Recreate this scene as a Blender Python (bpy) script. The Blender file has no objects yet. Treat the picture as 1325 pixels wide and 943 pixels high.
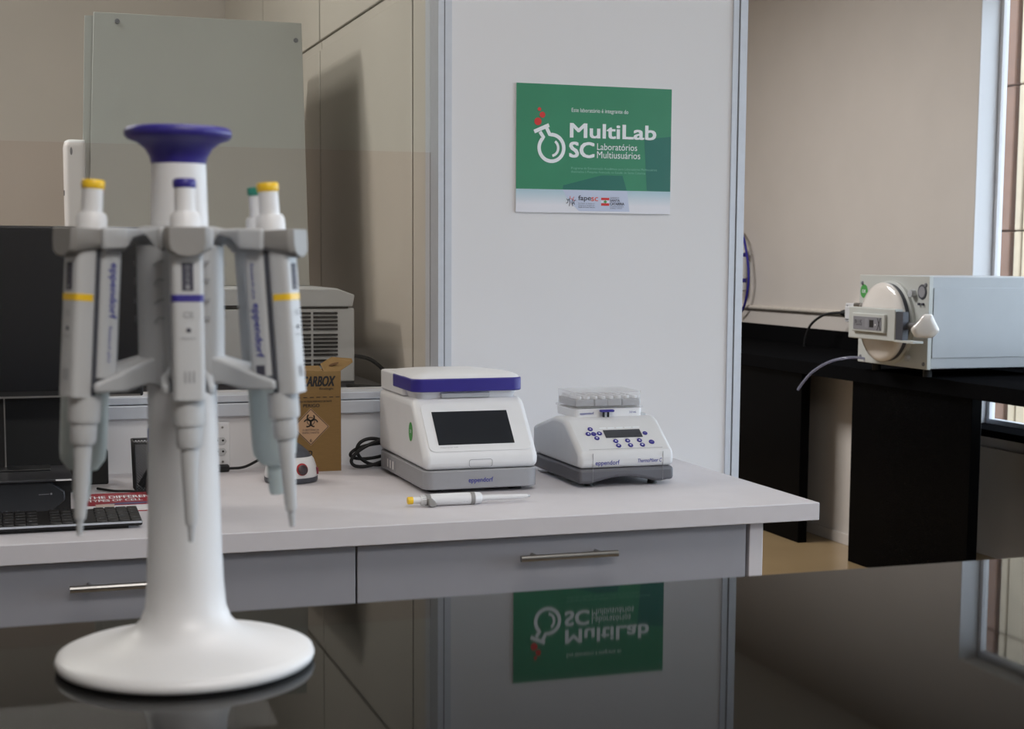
import bpy, bmesh, math, random
from mathutils import Vector, Matrix
random.seed(7)
scene = bpy.context.scene
C = scene.collection
PI = math.pi

# ------------------------------------------------------------------ camera
f_px, ppx, ppy = 1955.0, 660.0, 528.0
Yc = Vector((0 - ppx, 328 - ppy, f_px)).normalized()
Zc = Vector((550 - ppx, 20000 - ppy, f_px)); Zc = (Zc - Yc * Zc.dot(Yc)).normalized(); Zc = -Zc
Xc = Yc.cross(Zc)
if Xc.x < 0: Xc = -Xc
right = Vector((Xc.x, Yc.x, Zc.x)); down = Vector((Xc.y, Yc.y, Zc.y)); fwd = Vector((Xc.z, Yc.z, Zc.z))
cam_d = bpy.data.cameras.new('camera'); cam = bpy.data.objects.new('camera', cam_d); C.objects.link(cam)
rot = Matrix((right, -down, -fwd)).transposed()
cam.matrix_world = Matrix.Translation((0, 0, 1.16)) @ rot.to_4x4()
cam_d.sensor_fit = 'HORIZONTAL'; cam_d.sensor_width = 36.0; cam_d.lens = f_px / 1325 * 36
cam_d.shift_x = (662.5 - ppx) / 1325; cam_d.shift_y = (ppy - 471.5) / 1325
cam_d.clip_start = 0.02; cam_d.clip_end = 100
cam_d.dof.use_dof = True; cam_d.dof.focus_distance = 2.7; cam_d.dof.aperture_fstop = 14.0
scene.camera = cam

# ------------------------------------------------------------------ world, lights, exposure
w = bpy.data.worlds.new('world'); scene.world = w; w.use_nodes = True
bg = w.node_tree.nodes['Background']; bg.inputs[0].default_value = (0.76, 0.86, 1.0, 1); bg.inputs[1].default_value = 4.2
vs = scene.view_settings
vs.view_transform = 'Standard'; vs.look = 'None'; vs.gamma = 1.0; vs.use_curve_mapping = False; vs.exposure = 0.16

def area(name, loc, size, power, col, target=None, portal=False):
    l = bpy.data.lights.new(name, 'AREA'); l.shape = 'RECTANGLE'; l.size, l.size_y = size
    l.energy = power; l.color = col
    o = bpy.data.objects.new(name, l); C.objects.link(o); o.location = loc
    d = Vector(target) - Vector(loc) if target else Vector((0, 0, -1))
    o.rotation_euler = d.to_track_quat('-Z', 'Y').to_euler()
    if portal: l.cycles.is_portal = True
    return o
area('ceiling_lamp_main', (0.7, 1.35, 2.66), (1.2, 0.6), 14, (1.0, 0.965, 0.93))
area('added_light_front', (0.5, -0.8, 2.66), (1.2, 0.6), 40, (1.0, 0.965, 0.93))  # added light, no lamp seen: brightens pipette stand and frontal faces
area('added_light_side', (1.45, 5.7, 2.66), (0.6, 1.2), 70, (1.0, 0.98, 0.97))  # added light that brightens the right-hand room, no fixture seen
area('added_fill_neighbour', (-0.6, 3.6, 2.66), (0.6, 0.6), 13, (1.0, 0.96, 0.91))  # added fill that lowers the shadow contrast on the partition
area('ceiling_lamp_neighbour', (-1.5, 3.95, 2.55), (0.20, 0.30), 18, (1.0, 0.96, 0.91), (0.84, 3.95, 1.5))

# ------------------------------------------------------------------ materials
def lin(c): return tuple((x / 12.92 if x <= 0.04045 else ((x + 0.055) / 1.055) ** 2.4) for x in c)
MATS = {}
def M(name, rgb, rough=0.5, metal=0.0, noise=0.06, scale=40.0, bump=0.0, coat=0.0, spec=0.5, stretch=None):
    """sRGB 0-255 colour, with procedural colour variation and fine relief"""
    if name in MATS: return MATS[name]
    m = bpy.data.materials.new(name); m.use_nodes = True; nt = m.node_tree
    b = nt.nodes['Principled BSDF']
    c = lin([x / 255 for x in rgb])
    b.inputs['Roughness'].default_value = rough; b.inputs['Metallic'].default_value = metal
    b.inputs['Specular IOR Level'].default_value = spec
    if coat: b.inputs['Coat Weight'].default_value = coat; b.inputs['Coat Roughness'].default_value = 0.05
    tc = nt.nodes.new('ShaderNodeTexCoord'); no = nt.nodes.new('ShaderNodeTexNoise')
    no.inputs['Scale'].default_value = scale; no.inputs['Detail'].default_value = 4
    src = tc.outputs['Object']
    if stretch:
        mp = nt.nodes.new('ShaderNodeMapping'); mp.inputs['Scale'].default_value = stretch
        nt.links.new(src, mp.inputs[0]); src = mp.outputs[0]
    nt.links.new(src, no.inputs['Vector'])
    cr = nt.nodes.new('ShaderNodeValToRGB')
    cr.color_ramp.elements[0].position = 0.3; cr.color_ramp.elements[1].position = 0.7
    cr.color_ramp.elements[0].color = (*[x * (1 - noise) for x in c], 1)
    cr.color_ramp.elements[1].color = (*[min(1, x * (1 + noise)) for x in c], 1)
    nt.links.new(no.outputs['Fac'], cr.inputs[0]); nt.links.new(cr.outputs[0], b.inputs['Base Color'])
    if bump:
        bu = nt.nodes.new('ShaderNodeBump'); bu.inputs['Strength'].default_value = bump; bu.inputs['Distance'].default_value = 0.001
        nt.links.new(no.outputs['Fac'], bu.inputs['Height']); nt.links.new(bu.outputs[0], b.inputs['Normal'])
    MATS[name] = m; return m
def glass(name, tint, gloss=0.12, rough=0.0, body=0.0, body_col=(0.9, 0.9, 0.9)):
    m = bpy.data.materials.new(name); m.use_nodes = True; nt = m.node_tree; nt.nodes.clear()
    out = nt.nodes.new('ShaderNodeOutputMaterial'); tr = nt.nodes.new('ShaderNodeBsdfTransparent'); tr.inputs[0].default_value = (*tint, 1)
    gl = nt.nodes.new('ShaderNodeBsdfGlossy'); gl.inputs['Roughness'].default_value = rough
    fr = nt.nodes.new('ShaderNodeLayerWeight')
    pw = nt.nodes.new('ShaderNodeMath'); pw.operation = 'POWER'; pw.inputs[1].default_value = 4.0
    nt.links.new(fr.outputs['Facing'], pw.inputs[0])
    ml = nt.nodes.new('ShaderNodeMath'); ml.operation = 'MULTIPLY_ADD'; ml.inputs[1].default_value = 0.6; ml.inputs[2].default_value = gloss
    nt.links.new(pw.outputs[0], ml.inputs[0])
    mx = nt.nodes.new('ShaderNodeMixShader'); nt.links.new(ml.outputs[0], mx.inputs[0])
    if body:
        df = nt.nodes.new('ShaderNodeBsdfDiffuse'); df.inputs[0].default_value = (*body_col, 1)
        m2 = nt.nodes.new('ShaderNodeMixShader'); m2.inputs[0].default_value = body
        nt.links.new(tr.outputs[0], m2.inputs[1]); nt.links.new(df.outputs[0], m2.inputs[2]); nt.links.new(m2.outputs[0], mx.inputs[1])
    else: nt.links.new(tr.outputs[0], mx.inputs[1])
    nt.links.new(gl.outputs[0], mx.inputs[2]); nt.links.new(mx.outputs[0], out.inputs[0])
    MATS[name] = m; return m

white_wall = M('white_wall_paint', (218, 217, 219), 0.55, noise=0.012, scale=3, spec=0.3)
beige_wall = M('beige_wall_paint', (208, 201, 194), 0.75, noise=0.02, scale=4, bump=0.03)
grey_wall = M('grey_partition_laminate', (196, 190, 180), 0.45, noise=0.02, scale=5)
dark_joint = M('dark_joint', (45, 43, 40), 0.8)
alu = M('anodised_aluminium', (196, 200, 208), 0.42, 0.15, noise=0.02, scale=60)
alu_dark = M('aluminium_groove', (120, 122, 128), 0.5, 0.3)
floor_m = M('beige_polished_floor', (150, 128, 96), 0.22, noise=0.05, scale=2.5)
ceil_m = M('white_ceiling_paint', (225, 225, 222), 0.8, noise=0.02)
granite = M('black_granite', (13, 13, 13), 0.025, noise=0.35, scale=420, spec=0.11)
granite_dull = M('black_granite_bench', (17, 17, 18), 0.32, noise=0.3, scale=300, spec=0.0)
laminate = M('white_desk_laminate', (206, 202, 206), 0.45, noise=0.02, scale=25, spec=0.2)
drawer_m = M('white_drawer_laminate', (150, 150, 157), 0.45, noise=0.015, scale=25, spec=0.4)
steel = M('brushed_steel', (160, 158, 156), 0.3, 0.95, noise=0.06, scale=60, stretch=(1, 20, 20))
plastic_white = M('white_plastic', (222, 222, 224), 0.4, noise=0.012, scale=30)
plastic_pip = M('pipette_white_plastic', (188, 189, 191), 0.42, noise=0.012, scale=30)
plastic_lgrey = M('light_grey_plastic', (180, 182, 185), 0.45, noise=0.015, scale=30)
plastic_grey = M('mid_grey_plastic', (150, 150, 154), 0.5, noise=0.02, scale=60, bump=0.05)
plastic_hook = M('pipette_hook_grey', (140, 138, 136), 0.5, noise=0.02, scale=60)
plastic_dgrey = M('dark_grey_plastic', (70, 72, 80), 0.45, noise=0.03, scale=50)
black_plastic = M('black_plastic', (18, 18, 20), 0.42, noise=0.08, scale=60)
black_gloss = M('black_gloss', (10, 11, 14), 0.12, noise=0.08, scale=20)
screen_m = M('dark_screen_glass', (26, 30, 38), 0.08, noise=0.06, scale=5, spec=0.6)
screen_pale = M('grey_display_glass', (62, 64, 70), 0.15, noise=0.06, scale=5)
navy = M('navy_blue_plastic', (48, 40, 130), 0.4, noise=0.03, scale=40)
navy_ink = M('navy_blue_ink', (44, 48, 140), 0.5, noise=0.02)
yellow = M('yellow_plastic', (240, 196, 40), 0.4, noise=0.02)
teal = M('teal_plastic', (40, 130, 110), 0.4, noise=0.02)
pink = M('dull_pink_plastic', (170, 90, 100), 0.4, noise=0.02)
pale_green = M('pale_green_grey_plastic', (178, 188, 188), 0.42, noise=0.015)
ink_black = M('black_ink', (22, 20, 20), 0.6, noise=0.03)
ink_grey = M('grey_ink', (140, 140, 145), 0.6, noise=0.03)
ink_dgrey = M('dark_grey_ink', (58, 58, 72), 0.6, noise=0.03)
ink_white = M('white_ink', (228, 232, 236), 0.5, noise=0.01)
card = M('brown_cardboard', (130, 101, 58), 0.8, noise=0.05, scale=60, bump=0.1, stretch=(1, 1, 8))
card_dark = M('cardboard_inside', (92, 62, 34), 0.85, noise=0.05)
pinkish = M('hazard_label_paper', (186, 150, 116), 0.7, noise=0.02)
rubber = M('black_rubber', (16, 16, 17), 0.6, noise=0.1, scale=90)
red_print = M('red_print', (150, 26, 44), 0.45, noise=0.06, scale=20)
paper = M('white_paper', (226, 224, 222), 0.7, noise=0.02)
instr = M('instrument_grey_paint', (190, 196, 200), 0.5, noise=0.012, scale=20)
cover_m = M('raised_cover_grey_sheet', (174, 176, 172), 0.4, noise=0.015, scale=8)
enamel = M('white_enamel', (220, 214, 208), 0.15, noise=0.012, coat=0.5)
autoc = M('autoclave_grey_paint', (168, 171, 174), 0.4, noise=0.015, scale=15)
autoc_plate = M('autoclave_front_paint', (186, 188, 184), 0.45, noise=0.015, scale=15)
green_st = M('green_sticker', (70, 150, 74), 0.5, noise=0.03)
clear_acr = glass('clear_acrylic', (0.98, 0.98, 0.99), 0.03, 0.02, 0.22)
pane_low = glass('lower_window_glass', (0.95, 0.93, 0.91), 0.015)  # warm reflection put into the tint of the lower pane
pane_up = glass('upper_window_glass', (0.97, 0.98, 0.97), 0.01)
pane_out = glass('outer_window_glass', (0.97, 0.99, 0.99), 0.01)
hose_m = glass('clear_hose', (0.72, 0.74, 0.86), 0.06, 0.1, 0.35, (0.5, 0.52, 0.68))
stone_brown = M('brown_stone_cladding', (104, 76, 60), 0.8, noise=0.10, scale=6, bump=0.2)
stone_beige = M('beige_stone_cladding', (158, 142, 120), 0.8, noise=0.08, scale=7, bump=0.2)

# ------------------------------------------------------------------ mesh helpers
class B:
    def __init__(s): s.bm = bmesh.new()
    def add(s, verts, faces, mat=None):
        vs_ = [s.bm.verts.new(mat @ Vector(v) if mat else v) for v in verts]
        for fc in faces:
            try: s.bm.faces.new([vs_[i] for i in fc])
            except ValueError: pass
        return s
    def box(s, x0, x1, y0, y1, z0, z1, mat=None):
        v = [(x, y, z) for x in (x0, x1) for y in (y0, y1) for z in (z0, z1)]
        return s.add(v, [(0, 1, 3, 2), (4, 6, 7, 5), (0, 4, 5, 1), (2, 3, 7, 6), (0, 2, 6, 4), (1, 5, 7, 3)], mat)
    def loft(s, rings, cap=True, closed=True, mat=None):
        n = len(rings[0]); v = [p for r in rings for p in r]; fc = []
        for k in range(len(rings) - 1):
            for i in range(n if closed else n - 1):
                j = (i + 1) % n; fc.append((k * n + i, k * n + j, (k + 1) * n + j, (k + 1) * n + i))
        if cap: fc += [tuple(range(n - 1, -1, -1)), tuple((len(rings) - 1) * n + i for i in range(n))]
        return s.add(v, fc, mat)
    def prism(s, poly, axis, a0, a1, mat=None):
        def pt(p, a): return {'x': (a, p[0], p[1]), 'y': (p[0], a, p[1]), 'z': (p[0], p[1], a)}[axis]
        return s.loft([[pt(p, a0) for p in poly], [pt(p, a1) for p in poly]], mat=mat)
    def lathe(s, prof, seg=32, center=(0, 0, 0), mat=None):
        cx, cy, cz = center
        return s.loft([[(cx + max(r, 1e-5) * math.cos(2 * PI * i / seg), cy + max(r, 1e-5) * math.sin(2 * PI * i / seg), cz + z) for i in range(seg)] for r, z in prof], mat=mat)
    def cyl(s, p0, p1, r0, r1=None, seg=16):
        p0, p1 = Vector(p0), Vector(p1); r1 = r0 if r1 is None else r1
        q = (p1 - p0).to_track_quat('Z', 'Y').to_matrix().to_4x4(); L = (p1 - p0).length
        return s.lathe([(r0, 0), (r1, L)], seg, mat=Matrix.Translation(p0) @ q)
    def axis_lathe(s, prof, p0, d, seg=24):
        q = Vector(d).to_track_quat('Z', 'Y').to_matrix().to_4x4()
        return s.lathe(prof, seg, mat=Matrix.Translation(p0) @ q)
    def tube(s, pts, r, seg=10, smooth=6):
        P = [Vector(p) for p in pts]
        if smooth and len(P) > 2:
            Q = [P[0]] + P + [P[-1]]; out = []
            for i in range(1, len(Q) - 2):
                for t in range(smooth):
                    t /= smooth; a, b, c, d = Q[i - 1], Q[i], Q[i + 1], Q[i + 2]
                    out.append(0.5 * ((2 * b) + (c - a) * t + (2 * a - 5 * b + 4 * c - d) * t * t + (3 * b - a - 3 * c + d) * t ** 3))
            P = out + [P[-1]]
        up = Vector((0.13, 0.21, 0.97)); rings = []
        for i, p in enumerate(P):
            t = (P[min(i + 1, len(P) - 1)] - P[max(i - 1, 0)]).normalized()
            n = up - t * up.dot(t)
            if n.length < 1e-3: n = Vector((1, 0, 0)) - t * t.x
            n.normalize(); up = n; b = t.cross(n)
            rings.append([p + r * (math.cos(2 * PI * k / seg) * n + math.sin(2 * PI * k / seg) * b) for k in range(seg)])
        return s.loft(rings)
    def ribbon(s, pts, wd, o, ux, uy, th=0.0004, closed=False):
        """flat stroke along 2-D pts, in the plane o+ux,uy"""
        ux, uy, o = Vector(ux), Vector(uy), Vector(o); n = ux.cross(uy).normalized()
        P = [Vector(p) for p in pts]; L, R = [], []
        for i in range(len(P)):
            a = P[i - 1] if (i or closed) else P[i]; c = P[(i + 1) % len(P)] if (i < len(P) - 1 or closed) else P[i]
            t = (c - a).normalized(); nn = Vector((-t.y, t.x)) * wd / 2
            L.append(P[i] + nn); R.append(P[i] - nn)
        f3 = lambda p, h: o + ux * p.x + uy * p.y + n * h
        rings = [[f3(L[i], 0), f3(R[i], 0), f3(R[i], th), f3(L[i], th)] for i in range(len(P))]
        if closed: rings.append(rings[0])
        return s.loft(rings, cap=not closed)
    def poly(s, pts, o, ux, uy, th=0.0004):
        ux, uy, o = Vector(ux), Vector(uy), Vector(o); n = ux.cross(uy).normalized()
        f3 = lambda p, h: o + ux * p[0] + uy * p[1] + n * h
        return s.loft([[f3(p, 0) for p in pts], [f3(p, th) for p in pts]])
    def obj(s, name, mat, parent=None, bevel=0, seg=3, smooth=True, ang=40, loc=None):
        bm = s.bm; bmesh.ops.recalc_face_normals(bm, faces=bm.faces[:])
        me = bpy.data.meshes.new(name); bm.to_mesh(me); bm.free()
        me.materials.append(mat)
        o = bpy.data.objects.new(name, me); C.objects.link(o)
        if parent: o.parent = parent
        if loc: o.location = loc
        if smooth and len(me.polygons):
            me.polygons.foreach_set('use_smooth', [True] * len(me.polygons)); me.set_sharp_from_angle(angle=math.radians(ang))
        if bevel:
            md = o.modifiers.new('bevel', 'BEVEL'); md.width = bevel; md.segments = seg; md.limit_method = 'ANGLE'; md.angle_limit = math.radians(35)
            md.harden_normals = False
        return o
def rrect(x0, x1, y0, y1, r, n=5):
    out = []
    for cx, cy, a in ((x1 - r, y1 - r, 0), (x0 + r, y1 - r, 90), (x0 + r, y0 + r, 180), (x1 - r, y0 + r, 270)):
        out += [(cx + r * math.cos(math.radians(a + 90 * k / n)), cy + r * math.sin(math.radians(a + 90 * k / n))) for k in range(n + 1)]
    return out
def circ(cx, cy, r, n=24, ry=None): return [(cx + r * math.cos(2 * PI * k / n), cy + (ry or r) * math.sin(2 * PI * k / n)) for k in range(n)]
def text(name, s, mat, parent, o, ux, uy, width, height=None, bold=0.0, th=0.0004, shear=0.0, off=0.0003):
    """flat lettering, lower left at o, filling width (x height) in the plane ux,uy"""
    cu = bpy.data.curves.new('t', 'FONT'); cu.body = s; cu.shear = shear; cu.resolution_u = 3
    t = bpy.data.objects.new('t', cu); C.objects.link(t)
    dg = bpy.context.evaluated_depsgraph_get(); me = bpy.data.meshes.new_from_object(t.evaluated_get(dg))
    bpy.data.objects.remove(t); bpy.data.curves.remove(cu)
    xs = [v.co.x for v in me.vertices]; ys = [v.co.y for v in me.vertices]
    sx = width / (max(xs) - min(xs)); sy = height / (max(ys) - min(ys)) if height else sx
    ux, uy, o = Vector(ux).normalized(), Vector(uy).normalized(), Vector(o); n = ux.cross(uy)
    x0, y0 = min(xs), min(ys)
    for v in me.vertices: v.co = o + ux * ((v.co.x - x0) * sx) + uy * ((v.co.y - y0) * sy) + n * off
    if bold:
        bm = bmesh.new(); bm.from_mesh(me); hw_ = bold * sy
        base = bm.verts[:] + bm.edges[:] + bm.faces[:]
        for i, (a, b_) in enumerate(((-1, -1), (-1, 1), (1, -1), (1, 1), (0, 0))):
            if i == 4: vv = [v for v in base if isinstance(v, bmesh.types.BMVert)]
            else: vv = [v for v in bmesh.ops.duplicate(bm, geom=base)['geom'] if isinstance(v, bmesh.types.BMVert)]
            bmesh.ops.translate(bm, vec=ux * a * hw_ + uy * b_ * hw_ * .6 + n * (.00002 * i), verts=vv)
        bm.to_mesh(me); bm.free()
    me.name = name; me.materials.clear(); me.materials.append(mat)
    ob = bpy.data.objects.new(name, me); C.objects.link(ob); ob.parent = parent
    return ob
def thing(name, label, cat, loc=(0, 0, 0), rz=0, group=None):
    o = bpy.data.objects.new(name, None); o.empty_display_size = 0.02; C.objects.link(o)
    o.location = loc; o.rotation_euler = (0, 0, rz); tag(o, label, cat, group); return o
def tag(o, label, cat, group=None):
    o['label'] = label; o['category'] = cat
    if group: o['group'] = group
    return o
def struct(o): o['kind'] = 'structure'; return o
FX, FZ = (1, 0, 0), (0, 0, 1)      # a surface that faces -Y: letters run along +X and up +Z

# ------------------------------------------------------------------ setting
YB = 2.90                          # plane of the white wall behind the desk
struct(B().box(-3.0, 4.0, -2.6, 9.0, -0.05, 0.0).obj('floor', floor_m))
struct(B().box(-3.0, 4.0, -2.6, 9.0, 2.7, 2.76).obj('ceiling', ceil_m))
struct(B().box(-3.1, -3.0, -2.6, 9.0, 0, 2.7).obj('wall_left', beige_wall))
struct(B().box(-3.0, 4.0, -2.7, -2.6, 0, 2.7).obj('wall_front', beige_wall))
struct(B().box(-3.0, 3.77, 9.0, 9.1, 0, 2.7).obj('wall_rear', beige_wall))
struct(B().box(-3.0, 0.90, 5.94, 6.0, 0, 2.7).obj('wall_far', beige_wall))
# window wall on the right: below, above and beside the opening
wr = B(); WY0, WY1, WZ0, WZ1 = -1.5, 5.115, 0.50, 2.24
wr.box(3.65, 3.77, -2.6, 9.0, 0, WZ0); wr.box(3.65, 3.77, -2.6, 9.0, WZ1, 2.7)
wr.box(3.65, 3.77, -2.6, WY0, WZ0, WZ1); wr.box(3.65, 3.77, WY1, 9.0, WZ0, WZ1)
struct(wr.obj('wall_right', beige_wall, smooth=False))
# the white wall panel behind the desk with aluminium profiles at both ends
pil = struct(B().box(0.835, 1.490, YB + 0.0, YB + 0.09, 0, 2.7).obj('wall_pillar', white_wall))
pr = B(); pr.box(0.822, 0.8335, YB - 0.006, YB + 0.09, 0, 2.7); pr.box(0.8365, 0.850, YB - 0.004, YB + 0.0, 0, 2.7)
pr.obj('corner_profile', alu, pil, smooth=False)
B().box(0.8335, 0.8365, YB - 0.003, YB + 0.09, 0, 2.7).obj('profile_groove', alu_dark, pil, smooth=False)
pr = B(); pr.box(1.461, 1.4735, YB - 0.004, YB, 0, 2.7); pr.box(1.4765, 1.493, YB - 0.006, YB + 0.09, 0, 2.7)
pr.obj('corner_profile', alu, pil, smooth=False)
B().box(1.4735, 1.4765, YB - 0.003, YB, 0, 2.7).obj('profile_groove', alu_dark, pil, smooth=False)
# low wall under the inner window, sill and panes
struct(B().box(-3.0, 0.822, YB, YB + 0.08, 0, 0.853).obj('wall_back', white_wall))
win2 = struct(B().box(-3.0, 0.822, YB - 0.012, YB + 0.10, 0.853, 0.878).obj('window_2', alu, bevel=0.002))
B().box(-3.0, 0.822, YB - 0.006, YB + 0.10, 0.8795, 0.894).obj('window_sill', alu, win2, bevel=0.002)
B().box(-3.0, 0.822, YB + 0.050, YB + 0.056, 0.894, 1.366).obj('pane', pane_low, win2, smooth=False)
B().box(-3.0, 0.822, YB + 0.050, YB + 0.056, 1.3675, 2.7).obj('pane', pane_up, win2, smooth=False)
# grey partition of the neighbouring room (its panels are separate pieces)
part = struct(B().box(0.852, 0.90, YB + 0.09, 5.94, 0, 2.7).obj('wall_partition', dark_joint))
ys = [2.995, 3.16, 4.14, 5.07, 5.94]
for i in range(4):
    for z0, z1 in ((0.0, 1.715), (1.742, 2.7)):
        B().box(0.84, 0.852, ys[i] + 0.007, ys[i + 1] - 0.007, z0, z1).obj('panel', grey_wall, part, bevel=0.0015, seg=1)
    B().box(0.846, 0.852, ys[i] + 0.003, ys[i + 1] - 0.003, 1.718, 1.739).obj('joint_strip', grey_wall, part)
# outer window: frame, glass, sill
wf = struct(B().box(3.735, 3.765, WY0, WY1, WZ0, WZ0 + 0.025).obj('window_1', alu))
for y in (WY1 - 0.012, 3.4, 1.8, 0.2, WY0 + 0.01):
    B().box(3.737, 3.763, y - 0.012, y + 0.012, WZ0 + 0.025, WZ1 - 0.03).obj('window_frame', white_wall, wf)
B().box(3.735, 3.765, WY0, WY1, WZ1 - 0.03, WZ1).obj('window_frame', alu, wf)
B().box(3.748, 3.752, WY0, WY1, WZ0 + 0.02, WZ1 - 0.02).obj('pane', pane_out, wf, smooth=False)
B().box(3.6505, 3.736, WY1 - 0.004, WY1 - 0.0005, 0.5065, WZ1).obj('reveal_bright_sheet', white_wall, wf)  # white sheet added so the daylit reveal comes out brighter
B().box(3.59, 3.735, WY0, WY1, 0.478, 0.506).obj('window_sill', granite_dull, wf, bevel=0.002)
struct(B().box(3.625, 3.65, -1.5, 5.6, 0.40, 0.43).obj('trim_1', beige_wall))

# stone piers of the building outside the window
for y0, y1, m, lb in (
    (10.72, 13.2, stone_brown, 'brown stone pier outside the window, next to the white reveal'),
    (10.575, 10.660, stone_beige, 'pale beige stone pier outside the window beyond the brown pier'),
    (9.2, 10.553, stone_beige, 'wide beige stone pier beside a dark joint outside the window')):
    t = thing('stone_pier', lb, 'pier', (8.0, (y0 + y1) / 2, -1.0))
    h = (y1 - y0) / 2
    for k in range(10): B().box(0, .5, -h, h, 1.2 * k, 1.2 * k + 1.19).obj('stone_block', m, t, bevel=0.01, seg=1)
struct(B().box(3.77, 30, -12, 30, -1.05, -1.0).obj('ground', M('paving_outside', (150, 146, 138), 0.8, noise=0.08, scale=2)))

# ------------------------------------------------------------------ foreground counter
CZ = 0.892
lc = thing('lab_counter', 'polished black granite lab counter carrying the pipette stand', 'counter', (0.4, 0.75, 0))
B().box(-2.2, 1.9, -0.47, 0.380, CZ - 0.04, CZ).obj('countertop', granite, lc, bevel=0.002)
B().box(-2.15, 1.85, -0.42, 0.33, 0.0, CZ - 0.04).obj('cabinet_body', plastic_dgrey, lc)

# ------------------------------------------------------------------ desk with drawers
wt = tag(B().box(-1.6, 1.300, 2.222, YB - 0.001, 0.720, 0.750).obj('desk_worktop', laminate, bevel=0.0015, seg=2),
         'white laminate desk worktop under the lab devices along the white wall', 'desk')
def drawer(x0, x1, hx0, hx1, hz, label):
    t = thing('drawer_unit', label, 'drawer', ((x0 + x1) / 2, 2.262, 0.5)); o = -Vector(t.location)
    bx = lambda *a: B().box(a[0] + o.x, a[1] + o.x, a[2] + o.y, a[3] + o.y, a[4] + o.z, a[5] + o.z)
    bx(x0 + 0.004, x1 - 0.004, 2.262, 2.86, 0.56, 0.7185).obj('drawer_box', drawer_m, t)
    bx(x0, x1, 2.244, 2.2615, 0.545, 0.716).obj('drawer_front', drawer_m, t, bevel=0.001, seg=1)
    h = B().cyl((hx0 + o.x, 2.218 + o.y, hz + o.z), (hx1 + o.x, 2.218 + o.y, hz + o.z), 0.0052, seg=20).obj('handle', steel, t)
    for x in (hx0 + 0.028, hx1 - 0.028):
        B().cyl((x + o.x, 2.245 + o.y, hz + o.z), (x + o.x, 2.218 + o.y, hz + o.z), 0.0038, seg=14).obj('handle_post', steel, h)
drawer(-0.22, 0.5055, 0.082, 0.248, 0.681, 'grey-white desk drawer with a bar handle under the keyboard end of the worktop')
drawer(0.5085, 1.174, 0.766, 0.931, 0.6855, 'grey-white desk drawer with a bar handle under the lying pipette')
tag(B().box(1.181, 1.206, 2.244, YB - 0.002, 0.0, 0.7195).obj('desk_end_panel', laminate, bevel=0.001, seg=1),
    'white desk end panel standing under the free end of the worktop', 'panel')

# ------------------------------------------------------------------ wall sign
SX0, SX1, SZ0, SZ1 = 0.984, 1.3225, 1.249, 1.5045
SW, SH = SX1 - SX0, SZ1 - SZ0
sign = thing('wall_sign', 'green and white laboratory sign with a flask emblem on the white wall', 'sign', (SX0, YB, SZ0))
sign_green = M('sign_green_print', (54, 132, 98), 0.35, noise=0.06, scale=7)
sign_green_dark = M('sign_dark_green_print', (36, 106, 94), 0.35, noise=0.03, scale=7)
sign_pale = M('sign_pale_print', (216, 222, 234), 0.35, noise=0.02, scale=12)
sign_shadow = M('sign_pale_blue_print', (190, 198, 220), 0.35, noise=0.02, scale=12)
coral = M('sign_red_print', (204, 50, 48), 0.4, noise=0.03); coral2 = M('sign_coral_print', (214, 96, 84), 0.4, noise=0.03)
B().box(0, SW, -0.004, -0.0002, 0, SH).obj('board', paper, sign, bevel=0.0004, seg=1)
zg = SH * (1 - 0.818)
def sp(u, v): return (u * SW, (1 - v) * SH)
O = (0, -0.0041, 0)
B().poly([(0, zg), (SW, zg), (SW, SH), (0, SH)], O, FX, FZ).obj('green_field', sign_green, sign, smooth=False)
gm = bpy.data.materials.new('sign_fading_blue_print'); gm.use_nodes = True; nt = gm.node_tree
tc = nt.nodes.new('ShaderNodeTexCoord'); sx = nt.nodes.new('ShaderNodeSeparateXYZ'); nt.links.new(tc.outputs['Object'], sx.inputs[0])
mr = nt.nodes.new('ShaderNodeMapRange'); mr.inputs[1].default_value = 0.015; mr.inputs[2].default_value = zg; nt.links.new(sx.outputs[2], mr.inputs[0])
cr = nt.nodes.new('ShaderNodeValToRGB'); cr.color_ramp.elements[0].color = (*lin((.87, .87, .90)), 1); cr.color_ramp.elements[1].color = (*lin((.66, .77, .82)), 1)
nt.links.new(mr.outputs[0], cr.inputs[0]); nt.links.new(cr.outputs[0], nt.nodes['Principled BSDF'].inputs['Base Color'])
nt.nodes['Principled BSDF'].inputs['Roughness'].default_value = 0.35
B().poly([(0, 0), (SW, 0), (SW, zg), (0, zg)], O, FX, FZ).obj('white_band', gm, sign, smooth=False)
O1 = (0, -0.0045, 0)
B().poly([sp(.295, .816), sp(.711, .816), sp(.682, .70), sp(.545, .70), sp(.298, .785)], O1, FX, FZ, 0.0002).obj('facet', sign_green_dark, sign, smooth=False)
B().poly([sp(.843, .816), sp(.999, .816), sp(.999, .378), sp(.822, .405)], O1, FX, FZ, 0.0002).obj('facet', sign_green_dark, sign, smooth=False)
B().poly([sp(.30, .83), sp(.33, .90), sp(.40, .985), sp(.73, .985), sp(.713, .821), sp(.297, .821)], O1, FX, FZ, 0.0002).obj('facet', sign_shadow, sign, smooth=False)
O2 = (0, -0.0048, 0)
def st(s, u0, u1, vt, vb, m, bold=0.0, nm='lettering'):
    x, z = sp(u0, vb); return text(nm, s, m, sign, (x, O2[1], z), FX, FZ, (u1 - u0) * SW, (vb - vt) * SH, bold, off=0.0002)
st('MultiLab', .341, .897, .298, .408, ink_white, 0.028)
st('SC', .338, .493, .444, .563, ink_white, 0.032)
st('Laboratórios', .514, .775, .448, .500, ink_white)
st('Multiusuários', .514, .796, .510, .565, ink_white)
st('Este laboratório é integrante do', .348, .714, .178, .219, ink_white)
sign_soft = M('sign_soft_green_print', (120, 176, 156), 0.4, noise=0.03)
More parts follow.
